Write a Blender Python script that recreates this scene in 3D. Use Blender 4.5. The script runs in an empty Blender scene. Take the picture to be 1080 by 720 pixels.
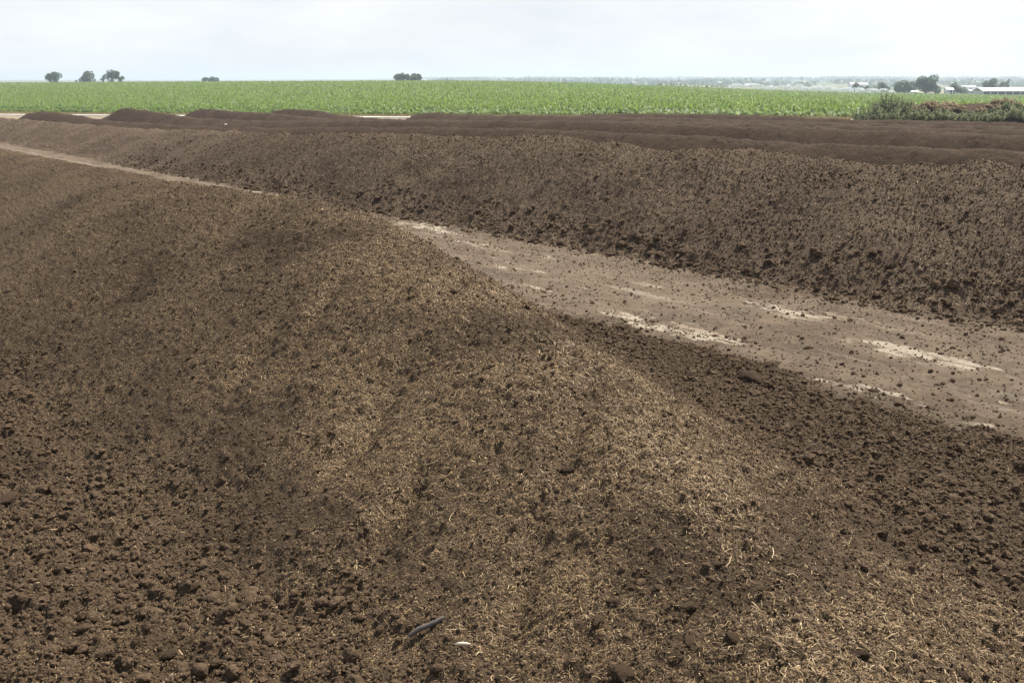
import bpy, math, random
import numpy as np
from mathutils import Vector, Matrix

rng = np.random.default_rng(11)
random.seed(11)
C = bpy.context.scene.collection
R = math.radians

# ------------------------------------------------------------------ camera model (used to read measurements off)
F, PITCH, EYE = 1050.0, R(14.73), 2.5
AZ, SL = R(-36.2), 0.0149                     # direction and fall of the compost pad
AX = np.array([math.sin(AZ), math.cos(AZ)])   # along the windrows (v)
PX = np.array([math.cos(AZ), -math.sin(AZ)])  # across them (u)

def ray(x, y):
    X, Y = x-540.0, 360.0-y
    return np.array([X, F*math.cos(PITCH)+Y*math.sin(PITCH), Y*math.cos(PITCH)-F*math.sin(PITCH)])
def hit_uv(x, y, h=0.0):
    r = ray(x, y); d = r[:2] @ AX
    t = (h-EYE)/(r[2]+SL*d); q = r[:2]*t
    return q @ PX, q @ AX
def at(x, y, Y):
    r = ray(x, y); k = Y/r[1]
    return np.array([r[0]*k, Y, EYE+r[2]*k])
def crest_h(x, y, u0):
    lo, hi = 0.05, 2.2
    for _ in range(40):
        m = .5*(lo+hi)
        u, v = hit_uv(x, y, m)
        if u > u0: lo = m
        else: hi = m
    return hit_uv(x, y, lo)[1], lo
def uv2xy(u, v):
    u = np.asarray(u, float); v = np.asarray(v, float)
    return u*PX[0]+v*AX[0], u*PX[1]+v*AX[1]

# ------------------------------------------------------------------ noise
def _hash(ix, iy, seed):
    h = (ix.astype(np.int64)*374761393 + iy.astype(np.int64)*668265263 + seed*974634777) & 0xFFFFFFFF
    h = ((h ^ (h >> 13))*1274126177) & 0xFFFFFFFF
    h = ((h ^ (h >> 16))*2246822519) & 0xFFFFFFFF
    return (h ^ (h >> 15)) & 0xFFFFFFFF
def rnd(ix, iy, seed): return _hash(ix, iy, seed)/4294967295.0
def perlin(x, y, seed=0):
    ix, iy = np.floor(x), np.floor(y); fx, fy = x-ix, y-iy
    ix = ix.astype(np.int64); iy = iy.astype(np.int64)
    def g(dx, dy):
        a = rnd(ix+dx, iy+dy, seed)*6.2831853
        return np.cos(a)*(fx-dx)+np.sin(a)*(fy-dy)
    sx = fx*fx*fx*(fx*(fx*6-15)+10); sy = fy*fy*fy*(fy*(fy*6-15)+10)
    a = g(0, 0); b = g(1, 0); c = g(0, 1); d = g(1, 1)
    return ((a+(b-a)*sx)+((c+(d-c)*sx)-(a+(b-a)*sx))*sy)*1.5
def fbm(x, y, o=4, seed=0, gain=.5):
    s = 0; amp = 1; tot = 0
    for k in range(o):
        s = s+amp*perlin(x*2**k+k*17.3, y*2**k-k*9.1, seed+k); tot += amp; amp *= gain
    return s/tot
def lumps(x, y, cell, seed, r0=.3, r1=.62, p=.8):
    """rounded lumps sitting in a jittered grid"""
    x = x/cell; y = y/cell
    wx = perlin(x*2.3, y*2.3, seed+91)*.22; wy = perlin(x*2.3+40, y*2.3, seed+92)*.22
    x = x+wx; y = y+wy
    ix, iy = np.floor(x).astype(np.int64), np.floor(y).astype(np.int64)
    out = np.zeros_like(x)
    for dx in (-1, 0, 1):
        for dy in (-1, 0, 1):
            jx, jy = ix+dx, iy+dy
            px = jx+.15+.7*rnd(jx, jy, seed); py = jy+.15+.7*rnd(jx, jy, seed+1)
            k = rnd(jx, jy, seed+2); r = r0+(r1-r0)*k*k
            on = rnd(jx, jy, seed+3) < p
            d2 = ((x-px)**2+(y-py)**2)/(r*r)
            out = np.maximum(out, np.where(on, np.sqrt(np.maximum(0, 1-d2))*r, 0))
    return out*cell
def sstep(a, b, x):
    t = np.clip((x-a)/(b-a), 0, 1); return t*t*(3-2*t)
def curve(xs, ys, sm=1.0):
    t = np.arange(xs[0]-5, xs[-1]+5, .05); y = np.interp(t, xs, ys)
    n = max(1, int(sm/.05)); k = np.ones(n)/n
    for _ in range(2): y = np.convolve(np.pad(y, n, mode='edge'), k, 'same')[n:-n]
    return lambda v: np.interp(v, t, y)

# ------------------------------------------------------------------ mesh helpers
def tag(o, label=None, cat=None, group=None, kind=None):
    if label: o['label'] = label
    if cat: o['category'] = cat
    if group: o['group'] = group
    if kind: o['kind'] = kind
    return o
def link(o, parent=None):
    C.objects.link(o)
    if parent is not None: o.parent = parent
    return o
def mesh(name, V, faces, mat=None, smooth=True, attrs=None, parent=None, fmat=None):
    """V (n,3); faces: list of int arrays (m,3)/(m,4)"""
    me = bpy.data.meshes.new(name); V = np.ascontiguousarray(V, np.float32)
    faces = [np.asarray(f, np.int32) for f in faces if len(f)]
    me.vertices.add(len(V)); me.vertices.foreach_set('co', V.ravel())
    tot = np.concatenate([np.full(len(f), f.shape[1], np.int32) for f in faces])
    idx = np.concatenate([f.ravel() for f in faces])
    me.loops.add(len(idx)); me.loops.foreach_set('vertex_index', idx)
    me.polygons.add(len(tot)); st = np.zeros(len(tot), np.int32); st[1:] = np.cumsum(tot)[:-1]
    me.polygons.foreach_set('loop_start', st); me.polygons.foreach_set('loop_total', tot)
    if fmat is not None: me.polygons.foreach_set('material_index', np.asarray(fmat, np.int32))
    me.polygons.foreach_set('use_smooth', np.full(len(tot), bool(smooth)))
    for k, a in (attrs or {}).items():
        at_ = me.attributes.new(k, 'FLOAT', 'POINT'); at_.data.foreach_set('value', np.ascontiguousarray(a, np.float32))
    me.update(calc_edges=True); me.validate()
    for m in (mat if isinstance(mat, (list, tuple)) else [mat]):
        if m is not None: me.materials.append(m)
    return link(bpy.data.objects.new(name, me), parent)
def grid_faces(nu, nv):
    i = np.arange(nu*nv).reshape(nv, nu)
    return np.stack([i[:-1, :-1], i[:-1, 1:], i[1:, 1:], i[1:, :-1]], -1).reshape(-1, 4)
def empty(name, loc, label, cat, group=None, kind=None):
    o = bpy.data.objects.new(name, None); o.location = loc; o.empty_display_size = .2
    return tag(link(o), label, cat, group, kind)
def ico(n):
    t = (1+5**.5)/2
    V = [(-1, t, 0), (1, t, 0), (-1, -t, 0), (1, -t, 0), (0, -1, t), (0, 1, t), (0, -1, -t), (0, 1, -t), (t, 0, -1), (t, 0, 1), (-t, 0, -1), (-t, 0, 1)]
    Fc = [(0, 11, 5), (0, 5, 1), (0, 1, 7), (0, 7, 10), (0, 10, 11), (1, 5, 9), (5, 11, 4), (11, 10, 2), (10, 7, 6), (7, 1, 8), (3, 9, 4), (3, 4, 2), (3, 2, 6), (3, 6, 8), (3, 8, 9), (4, 9, 5), (2, 4, 11), (6, 2, 10), (8, 6, 7), (9, 8, 1)]
    V = [np.array(v)/np.linalg.norm(v) for v in V]
    for _ in range(n):
        mid = {}; nf = []
        def m(a, b):
            k = (min(a, b), max(a, b))
            if k not in mid:
                w = V[a]+V[b]; V.append(w/np.linalg.norm(w)); mid[k] = len(V)-1
            return mid[k]
        for a, b, c in Fc:
            x, y, z = m(a, b), m(b, c), m(c, a); nf += [(a, x, z), (b, y, x), (c, z, y), (x, y, z)]
        Fc = nf
    return np.array(V), np.array(Fc)
ICO = [ico(k) for k in range(4)]
def clod_shape(lod, seed):
    V, Fc = ICO[lod]; g = np.random.default_rng(seed)
    r = np.ones(len(V))
    for k in range(9):                                 # facets and knobs
        d = g.normal(size=3); d /= np.linalg.norm(d); c = V @ d
        r = np.where(c > .55, r*(1-.45*(c-.55)*g.random()*1.6), r)
        d = g.normal(size=3); d /= np.linalg.norm(d)
        r += .22*g.random()*np.exp(-((1-V @ d)*7))
    if lod >= 2:
        p = V*1.7+seed*1.3
        r += .16*np.abs(perlin(p[:, 0]*1.6+p[:, 2], p[:, 1]*1.6-p[:, 2]*.7, seed+3))-.10*np.abs(perlin(p[:, 0]*4-p[:, 2]*2, p[:, 1]*4+p[:, 2]*3, seed+4))
    if lod >= 2:
        r += .05*(perlin(V[:, 0]*4+seed, V[:, 1]*4+V[:, 2]*3, seed)) + .07*perlin(V[:, 0]*9+V[:, 2]*5, V[:, 1]*9+seed, seed+5)
    else: r += g.normal(size=len(V))*.14
    s = np.array([1, g.uniform(.65, 1), g.uniform(.5, .85)])
    return V*r[:, None]*s, Fc
def rotmats(n, g, tilt=3.14):
    a = g.uniform(0, 6.283, n); b = g.uniform(-tilt, tilt, n)*.5; c = g.uniform(-tilt, tilt, n)*.5
    def rz(a):
        M = np.zeros((n, 3, 3)); M[:, 0, 0] = np.cos(a); M[:, 0, 1] = -np.sin(a); M[:, 1, 0] = np.sin(a); M[:, 1, 1] = np.cos(a); M[:, 2, 2] = 1; return M
    def rx(a):
        M = np.zeros((n, 3, 3)); M[:, 1, 1] = np.cos(a); M[:, 1, 2] = -np.sin(a); M[:, 2, 1] = np.sin(a); M[:, 2, 2] = np.cos(a); M[:, 0, 0] = 1; return M
    return rz(a) @ rx(b) @ rz(c)

# ------------------------------------------------------------------ materials
def newmat(name):
    m = bpy.data.materials.new(name); m.use_nodes = True
    nt = m.node_tree; b = nt.nodes['Principled BSDF']
    return m, nt, b
class N:
    def __init__(s, nt): s.nt = nt
    def new(s, t, **kw):
        n = s.nt.nodes.new(t)
        for k, v in kw.items(): setattr(n, k, v)
        return n
    def l(s, a, b): s.nt.links.new(a, b)
    def coord(s): return s.new('ShaderNodeTexCoord').outputs['Object']
    def noise(s, vec, scale, detail=4, rough=.6, out='Fac'):
        n = s.new('ShaderNodeTexNoise'); n.inputs['Scale'].default_value = scale; n.inputs['Detail'].default_value = detail
        n.inputs['Roughness'].default_value = rough; s.l(vec, n.inputs['Vector']); return n.outputs[out]
    def voro(s, vec, scale, feature='F1'):
        n = s.new('ShaderNodeTexVoronoi', feature=feature); n.inputs['Scale'].default_value = scale; s.l(vec, n.inputs['Vector']); return n
    def ramp(s, fac, pts):
        n = s.new('ShaderNodeValToRGB'); e = n.color_ramp.elements
        while len(e) < len(pts): e.new(.5)
        for k, (p, c) in enumerate(pts):
            e[k].position = p; e[k].color = (c, c, c, 1) if isinstance(c, (int, float)) else (*c, 1)
        s.l(fac, n.inputs['Fac']); return n.outputs['Color']
    def mix(s, f, a, b, mode='MIX'):
        n = s.new('ShaderNodeMix', data_type='RGBA', blend_type=mode)
        for sock, v in ((n.inputs[0], f), (n.inputs[6], a), (n.inputs[7], b)):
            if isinstance(v, (int, float)): sock.default_value = v
            elif isinstance(v, tuple): sock.default_value = (*v, 1)
            else: s.l(v, sock)
        return n.outputs[2]
    def math(s, op, a, b=None):
        n = s.new('ShaderNodeMath', operation=op)
        for i, v in enumerate((a, b)):
            if v is None: continue
            if isinstance(v, (int, float)): n.inputs[i].default_value = v
            else: s.l(v, n.inputs[i])
        return n.outputs[0]
    def attr(s, name): return s.new('ShaderNodeAttribute', attribute_name=name).outputs['Fac']
    def bump(s, h, dist, strength=1.0, normal=None):
        n = s.new('ShaderNodeBump'); n.inputs['Distance'].default_value = dist; n.inputs['Strength'].default_value = strength
        s.l(h, n.inputs['Height'])
        if normal is not None: s.l(normal, n.inputs['Normal'])
        return n.outputs['Normal']

def soil_material(name, dark, mid, dry, straw=None, scale=1.0, bump=.012):
    m, nt, b = newmat(name); n = N(nt); co = n.coord()
    big = n.noise(co, .55, 5, .6); fine = n.noise(co, 26*scale, 6, .7); grit = n.noise(co, 120*scale, 3, .6)
    c = n.ramp(fine, [(.3, dark), (.52, mid), (.75, dry)])
    c = n.mix(n.ramp(big, [(.38, 0.0), (.62, 1.0)]), c, n.mix(.5, c, dry))
    wv = n.new('ShaderNodeVectorMath', operation='MULTIPLY_ADD'); wn = n.noise(co, 38*scale, 3, .6, 'Color'); n.l(wn, wv.inputs[0]); wv.inputs[1].default_value = (.05/scale,)*3; n.l(co, wv.inputs[2])
    v = n.voro(wv.outputs[0], 52*scale)
    c = n.mix(n.ramp(v.outputs['Color'], [(.2, 0.0), (.9, .55)]), c, mid)
    # flecks of chaff: small separate pale bits
    fl = n.voro(co, 95*scale); pick = n.math('GREATER_THAN', n.new('ShaderNodeSeparateColor').outputs[0], 0)
    sep = n.new('ShaderNodeSeparateColor'); n.l(fl.outputs['Color'], sep.inputs[0])
    if straw is not None:
        thr = n.math('SUBTRACT', 1.0, n.math('MULTIPLY', n.attr('straw'), .42))
        on = n.math('GREATER_THAN', sep.outputs[0], thr)
        near = n.math('LESS_THAN', fl.outputs['Distance'], .42)
        c = n.mix(n.math('MULTIPLY', n.math('MULTIPLY', on, near), .8), c, n.mix(sep.outputs[1], straw, dry))
        c = n.mix(n.math('MULTIPLY', n.attr('straw'), .12), c, n.mix(.3, dry, straw))
        c = n.mix(n.math('MULTIPLY', n.attr('moist'), .38), c, dark)
    n.l(c, b.inputs['Base Color']); b.inputs['Roughness'].default_value = .95
    b.inputs['Specular IOR Level'].default_value = .15
    hsum = n.math('ADD', n.math('MULTIPLY', fine, .7), n.math('ADD', n.math('MULTIPLY', grit, .6), n.math('MULTIPLY', v.outputs['Distance'], .8)))
    n.l(n.bump(hsum, bump), b.inputs['Normal'])
    return m
DARK, MID, DRY, STRAW = (.026, .017, .010), (.068, .0455, .0275), (.140, .099, .061), (.46, .33, .17)
M_near = soil_material('compost_straw', DARK, MID, DRY, STRAW, 1.0, .022)
M_row = soil_material('compost_dark', (.040, .027, .0175), (.093, .065, .043), (.172, .127, .086), None, .6, .03)
M_far = soil_material('compost_black', (.024, .0150, .009), (.054, .0345, .0205), (.098, .066, .041), None, .6, .03)

def clod_material():
    m, nt, b = newmat('clod'); n = N(nt); co = n.coord()
    f = n.noise(co, 45, 6, .7)
    c = n.ramp(f, [(.3, (.048, .031, .019)), (.55, (.105, .072, .045)), (.8, (.185, .135, .088))])
    c = n.mix(n.attr('tone'), n.mix(.6, c, (.040, .026, .016)), c)
    n.l(c, b.inputs['Base Color']); b.inputs['Roughness'].default_value = .95; b.inputs['Specular IOR Level'].default_value = .12
    n.l(n.bump(n.math('ADD', f, n.noise(co, 160, 3)), .006), b.inputs['Normal'])
    return m
M_clod = clod_material()
def straw_material():
    m, nt, b = newmat('straw'); n = N(nt)
    c = n.ramp(n.attr('tone'), [(0, (.085, .052, .025)), (.4, (.19, .115, .047)), (.75, (.37, .25, .11)), (1, (.62, .48, .28))])
    n.l(c, b.inputs['Base Color']); b.inputs['Roughness'].default_value = .6
    return m
M_straw = straw_material()
def track_material():
    m, nt, b = newmat('packed_dirt'); n = N(nt); co = n.coord()
    f = n.noise(co, 9, 8, .7); g = n.noise(co, 34, 6, .75)
    c = n.ramp(f, [(.3, (.085, .064, .046)), (.55, (.160, .126, .093)), (.75, (.245, .20, .15))])
    c = n.mix(n.ramp(g, [(.42, 0.0), (.62, .7)]), c, (.078, .053, .033))
    mo = n.noise(co, 1.7, 5, .65); c = n.mix(n.ramp(mo, [(.36, .0), (.66, .55)]), c, (.25, .19, .13))
    c = n.mix(n.ramp(n.math('ADD', n.math('MULTIPLY', n.attr('soil'), .6), n.math('MULTIPLY', g, .55)), [(.38, 0.0), (.80, .72)]), c, n.mix(f, (.045, .030, .019), (.115, .080, .050)))
    pal = n.math('MULTIPLY', n.attr('pale'), 1.0)
    nz = n.noise(co, 11, 7, .78); pal = n.ramp(n.math('ADD', n.math('MULTIPLY', pal, .55), n.math('MULTIPLY', nz, .75)), [(.42, 0.0), (.60, .30), (.84, .85)])
    c = n.mix(pal, c, (.43, .37, .285))
    n.l(c, b.inputs['Base Color']); b.inputs['Roughness'].default_value = .95; b.inputs['Specular IOR Level'].default_value = .15
    n.l(n.bump(n.math('ADD', f, n.math('MULTIPLY', g, 1.4)), .025), b.inputs['Normal'])
    return m
M_track = track_material()
def ground_material():
    m, nt, b = newmat('open_land'); n = N(nt); co = n.coord()
    f = n.noise(co, 1.2, 8, .65)
    pad = n.ramp(f, [(.35, (.15, .118, .085)), (.6, (.27, .22, .165))])
    grass = n.ramp(n.noise(co, .8, 6, .7), [(.35, (.16, .14, .06)), (.6, (.36, .29, .16))])
    crop = n.ramp(f, [(.3, (.05, .07, .022)), (.7, (.09, .13, .04))])
    mp = n.new('ShaderNodeMapping'); mp.inputs['Scale'].default_value = (.0022, .0011, 1); n.l(co, mp.inputs['Vector'])
    v = n.voro(mp.outputs[0], 1.0); sep = n.new('ShaderNodeSeparateColor'); n.l(v.outputs['Color'], sep.inputs[0])
    far = n.ramp(sep.outputs[0], [(.0, (.06, .10, .035)), (.35, (.10, .14, .05)), (.55, (.25, .21, .12)), (.8, (.07, .10, .04)), (1, (.3, .25, .15))])
    far = n.mix(n.ramp(n.noise(co, .01, 6, .7), [(.4, 0.0), (.7, .6)]), far, (.05, .075, .03))
    z = n.attr('zone')
    c = n.mix(n.ramp(z, [(.0, 0.0), (.25, 1.0)]), pad, grass)
    c = n.mix(n.ramp(z, [(.26, 0.0), (.45, 1.0)]), c, crop)
    c = n.mix(n.ramp(z, [(.6, 0.0), (.9, 1.0)]), c, far)
    n.l(c, b.inputs['Base Color']); b.inputs['Roughness'].default_value = .95; b.inputs['Specular IOR Level'].default_value = .1
    return m
M_ground = ground_material()
def leaf_material(name, ramp, trans=.35, rough=.45, tcol=None):
    m, nt, b = newmat(name); n = N(nt)
    c = n.ramp(n.attr('tone'), ramp)
    n.l(c, b.inputs['Base Color']); b.inputs['Roughness'].default_value = rough
    t = n.new('ShaderNodeBsdfTranslucent'); n.l(n.mix(.6, c, tcol, 'MIX') if tcol else c, t.inputs['Color'])
    mx = n.new('ShaderNodeMixShader'); mx.inputs[0].default_value = trans
    n.l(b.outputs[0], mx.inputs[1]); n.l(t.outputs[0], mx.inputs[2]); n.l(mx.outputs[0], nt.nodes['Material Output'].inputs['Surface'])
    return m
M_corn = leaf_material('corn_leaf', [(0, (.06, .115, .028)), (.5, (.125, .205, .04)), (1, (.21, .29, .075))], .5, .52, (.31, .43, .06))
M_tree = leaf_material('tree_leaf', [(0, (.035, .07, .026)), (.6, (.075, .135, .045)), (1, (.125, .19, .06))], .4, .55)
M_pale = leaf_material('pale_tree_leaf', [(0, (.05, .07, .03)), (.6, (.09, .115, .045)), (1, (.13, .15, .065))], .3, .55)
M_weed = leaf_material('weed_leaf', [(0, (.15, .18, .085)), (.6, (.27, .30, .155)), (1, (.36, .38, .23))], .5, .6)
M_weedd = leaf_material('weed_leaf_dark', [(0, (.095, .13, .065)), (.6, (.18, .215, .11)), (1, (.26, .285, .16))], .5, .6)
M_dryw = leaf_material('weed_dry', [(0, (.21, .155, .095)), (.6, (.36, .29, .18)), (1, (.48, .41, .27))], .4, .7)
def plain(name, col, rough=.7, var=.25, scale=6, metal=0):
    m, nt, b = newmat(name); n = N(nt); f = n.noise(n.coord(), scale, 5, .65)
    n.l(n.mix(f, tuple(x*(1-var) for x in col), tuple(min(1, x*(1+var)) for x in col)), b.inputs['Base Color'])
    b.inputs['Roughness'].default_value = rough; b.inputs['Metallic'].default_value = metal
    return m
M_bark = plain('bark', (.10, .075, .055), .9, .4, 20)
M_white = plain('white_sheet', (.78, .78, .76), .5, .06, 1)
M_wall = plain('pale_wall', (.55, .53, .48), .8, .1, 1)
M_dk = plain('dark_opening', (.03, .03, .03), .9, .2, 2)
M_roofd = plain('grey_roof', (.32, .32, .33), .7, .12, 1)
M_steel = plain('galvanised', (.5, .5, .5), .5, .1, 3, .6)
M_wood = plain('weathered_wood', (.085, .075, .066), .85, .45, 60)
M_chip = plain('pale_wood', (.62, .54, .42), .75, .2, 90)
M_paper = plain('white_scrap', (.85, .84, .8), .8, .08, 40)
M_road = plain('gravel_road', (.40, .385, .35), .95, .2, 2)

# ------------------------------------------------------------------ terrain
def edge_y(X): return np.where(X < 32, 108-.63*X, 108-.63*32+(X-32)*.15)
tt = [-.75, -.52, -.35, -.1, -.02, .05, .15, .25, .33, .45, .52, .8]                        # direction X/Y
ty = [88.5, 87.0, 86.2, 84.8, 85.2, 86.6, 90.3, 94.5, 97.0, 99.2, 100.2, 102]               # image row of the field's far edge
CORN = 1.1
def crest_slope(t):
    y = np.interp(t, tt, ty); Y = 360-y
    return (Y*math.cos(PITCH)-F*math.sin(PITCH))/(F*math.cos(PITCH)+Y*math.sin(PITCH))
def gz(X, Y):
    X = np.asarray(X, float); Y = np.asarray(Y, float)
    v = X*AX[0]+Y*AX[1]
    pad = -SL*np.clip(v, -400, 200)
    Ys = np.maximum(Y, 1.0); t = np.clip(X/Ys, -.9, .9)
    ye = np.clip(edge_y(np.clip(t*140, -140, 140)), 60, 220)
    Yc = 450.0; sl = crest_slope(t)
    zc = EYE+Yc*sl-CORN
    ve = t*ye*AX[0]+ye*AX[1]; ze = -SL*ve
    s = np.clip((Y-ye)/(Yc-ye), 0, 1)
    s2 = 1-(1-s)**1.7
    field = ze+(zc-ze)*s2
    beyond = zc+CORN*.0+(Y-Yc)*(sl-.0012)
    far_in = np.clip((Y-700)/1000, 0, 1)
    hill = -7+15*sstep(1500, 5200, np.hypot(X, Y))+3.5*fbm(X/900, Y/900, 4, 5)*sstep(1500, 3000, Y)
    hill = hill-9*sstep(.0, -.35, t)*sstep(2500, 4500, Y)
    z = np.where(Y < ye, pad, np.where(Y < Yc, field, beyond))
    z = z*(1-far_in)+hill*far_in
    return np.where(Y < 1, pad, z)
def zone(X, Y):
    X = np.asarray(X, float); d = Y-edge_y(np.clip(X, -160, 140))
    z = .25*sstep(-7, -1.5, d)+.25*sstep(-1, 2, d)
    return z+.5*sstep(620, 760, Y)

ang = np.concatenate([np.linspace(-180, -50, 40)[:-1], np.linspace(-50, 50, 420), np.linspace(50, 180, 40)[1:]])
rad = np.concatenate([[.4], np.geomspace(1, 60, 60), np.geomspace(62, 800, 170), np.geomspace(815, 7500, 120)])
A_, R_ = np.meshgrid(np.radians(ang), rad)
GX, GY = R_*np.sin(A_), R_*np.cos(A_)
GZ = gz(GX, GY)-.035
V = np.stack([GX.ravel(), GY.ravel(), GZ.ravel()], -1)
ground = mesh('ground', V, [grid_faces(len(ang), len(rad))[:, ::-1]], M_ground, True, {'zone': zone(GX, GY).ravel()})
tag(ground, 'open land from the compost yard to the hazy far hills', 'ground', kind='structure')

# ------------------------------------------------------------------ near windrow
ucC = curve([-4, 0, 2, 4, 6, 8, 10, 14, 80], [1.7, 2.5, 3.1, 3.65, 4.05, 4.3, 4.4, 4.4, 4.4])
hcC = curve([-4, 0, 1.5, 3, 4.5, 6, 8, 10, 14, 25, 40, 80], [.02, .12, .30, .56, .86, 1.11, 1.34, 1.39, 1.315, 1.24, 1.14, 1.0])
wlC = curve([-4, 0, 3, 5, 8, 11, 80], [1.2, 1.3, 1.6, 2.2, 2.9, 3.1, 3.1])
wrC = curve([-4, 0, 2, 4, 6, 9, 13, 80], [1.6, 1.5, 1.45, 1.55, 1.75, 2.2, 2.6, 2.6])
def profile(a):
    lin = 1-(np.sqrt(a*a+.07)-.2646)/(math.sqrt(1.07)-.2646)
    return .5*(lin+np.sqrt(lin*lin+.0035))
pits = [hit_uv(*p) for p in ((480, 316, 1.0), (362, 396, .9), (395, 372, 1.0), (265, 311, 1.1), (600, 494, .5), (140, 240, 1.25), (340, 300, 1.1), (420, 512, .5), (545, 620, .35), (185, 690, .05))]
def near_fields(u, v):
    uc, hc, wl, wr = ucC(v), hcC(v), wlC(v), wrC(v)
    wob = 1+.07*perlin(v/1.1, v*0+3.1, 3)+.04*perlin(v/.35, v*0+8.1, 4)
    t = np.where(u < uc, (u-uc)/(wl*wob), (u-uc)/(wr*wob))
    coarse = np.maximum(sstep(.72, 1.02, t), sstep(-.74, -1.15, t))
    coarse = np.clip(coarse+.35*sstep(.15, .6, fbm(u/.9, v/.9, 3, 21)), 0, 1)
    patch = fbm(u/.8+3, v/1.1, 4, 31)
    straw = sstep(-.42, .45, patch+.12)*(1-.35*sstep(.25, .6, t))*(1-.55*sstep(-.70, -1.1, t))*(1-.9*sstep(.95, 1.25, t))
    straw = straw*(1-.45*sstep(6.5, 9.5, v))*(1-.35*sstep(-.1, -.5, t)*sstep(5, 7, v))
    moist = sstep(.05, .5, -patch-.05+.6*fbm(u/.3, v/.3, 3, 37))*.7
    return t, hc, coarse, straw, moist
def near_h(u, v, fine=True):
    t, hc, coarse, straw, moist = near_fields(u, v)
    h = hc*profile(np.abs(t))
    ed = 7.05+.35*fbm(v/1.3, v*0+1.7, 3, 41)+.22*fbm(u/.25, v/.25, 2, 43)-.35*sstep(9, 20, v)
    apron = .055*(1-sstep(-1.3, .0, u-ed))-.09*sstep(-.15, .5, u-ed)+.012
    h = h+np.where(u > ucC(v), apron*sstep(.3, .9, t), .05*sstep(-.4, -1.0, t))
    h = h+.075*fbm(u/1.4, v/1.4, 3, 51)*sstep(1.6, .5, np.abs(t))+.05*fbm(u/.42, v/.42, 3, 53)*(.35+.65*coarse)*(1-sstep(-.1, .3, u-ed))
    for pu, pv in pits:                                     # small slides in the slope
        du, dv = (u-pu), (v-pv); a = .8*du+.6*dv; b = -.6*du+.8*dv
        a = a+.1*perlin(u/.15, v/.15, 57)
        h = h-.075*np.exp(-(a/.32)**2)*np.exp(-(b/.085)**2)+.03*np.exp(-(a/.36)**2)*np.exp(-((b-.17)/.12)**2)
    # slip lines running down the flank
    g = u*.93+v*.36; k = -u*.36+v*.93
    slip = sstep(.30, .62, fbm(g/.9, k/.16, 3, 59))*(1-coarse)
    h = h-.035*slip
    if fine:
        k = (1-sstep(.0, .35, u-ed))
        ap = 1-.55*sstep(.85, 1.1, t)
        h = h+k*coarse*ap*(.55*lumps(u, v, .15, 61, .22, .6, .5)+.7*lumps(u, v, .075, 65, .25, .6, .7))
        h = h+k*(.75+.35*coarse)*.6*lumps(u, v, .040, 69, .1, .7, .5)
        h = h+k*.55*(1-coarse)*lumps(u, v, .085, 73, .2, .6, .55)
        h = h+.020*fbm(u/.07, v/.07, 4, 77, .6)+k*.022*(np.abs(fbm(u/.12, v/.12, 3, 79, .55))-.15)
    return h
def vspace(v0, v1, base, growth):
    out = [v0]
    while out[-1] < v1: out.append(out[-1]+max(base, growth*abs(out[-1])))
    return np.array(out)
un = np.concatenate([np.arange(-3.0, -.5, .03), np.arange(-.5, 7.9, .0105)])
vn = vspace(-1.5, 75, .0105, .0034)
UU, VV = np.meshgrid(un, vn)
hh = near_h(UU, VV)
XX, YY = uv2xy(UU, VV)
t_, hc_, co_, st_, mo_ = near_fields(UU, VV)
near = mesh('compost_windrow', np.stack([XX.ravel(), YY.ravel(), (hh-SL*VV).ravel()], -1), [grid_faces(len(un), len(vn))], M_near, True,
            {'straw': st_.ravel(), 'moist': mo_.ravel()})
tag(near, 'nearest windrow of straw flecked brown compost sloping down to the viewer', 'compost windrow', 'long compost windrows side by side')
print('near verts', len(un)*len(vn))

# ------------------------------------------------------------------ dirt track between the first two windrows
palep = [(675, 338, .9, .18, 1), (735, 352, .9, .15, 1), (905, 408, .8, .12, 1), (960, 372, 1.0, .18, 1), (1010, 384, .9, .12, .9), (455, 240, 1.6, .2, 1), (500, 256, 1.2, .12, .8), (285, 206, 2.6, .16, 1),
         (120, 170, 4, .2, .9), (200, 187, 3, .15, .6), (1040, 455, .8, .06, .9), (830, 330, .9, .12, .7), (540, 282, .8, .12, .7), (600, 300, .9, .1, .5), (840, 327, 1.2, .2, .6), (570, 270, 1.5, .12, .5), (690, 300, 1.2, .1, .5), (60, 160, 6, .2, .9), (770, 285, 1.0, .12, .4)]
def track_pale(u, v):
    o = np.zeros_like(u)
    wu = u+.38*fbm(u/.5, v/.5, 4, 83, .6); wv = v+.9*fbm(u/.25+9, v/.5, 4, 85, .6)
    for x, y, lv, lu, k in palep:
        pu, pv = hit_uv(x, y)
        o = np.maximum(o, k*np.exp(-((wv-pv)/(lv*.75))**2-((wu-pu)/(lu*1.1))**2))
    streak = sstep(.12, .5, fbm(u/.22, v/1.6, 4, 87))*.5
    o = o*(.45+.75*sstep(-.2, .35, fbm(u/.10, v/.32, 4, 86, .7)))
    return np.clip(sstep(.15, .75, o)*1.0+1.0*streak*sstep(7.2, 8.2, u)*sstep(11, 9.4, u), 0, 1)
def track_h(u, v):
    wv = u+.15*perlin(v/4, v*0+1, 88); rut = -.03*np.exp(-((wv-7.9)/.2)**2)-.03*np.exp(-((wv-9.7)/.2)**2)+.012*np.exp(-((wv-8.25)/.12)**2)+.012*np.exp(-((wv-9.35)/.12)**2)
    return rut+.022*fbm(u/.8, v/1.6, 4, 89)+.014*fbm(u/.11, v/.16, 4, 93, .6)+.010*lumps(u, v, .06, 97, .1, .5, .25)/.03*.4
ut = np.arange(4.6, 12.2, .022); vt = vspace(-4, 90, .022, .0055)
U2, V2 = np.meshgrid(ut, vt); X2, Y2 = uv2xy(U2, V2)
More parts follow.
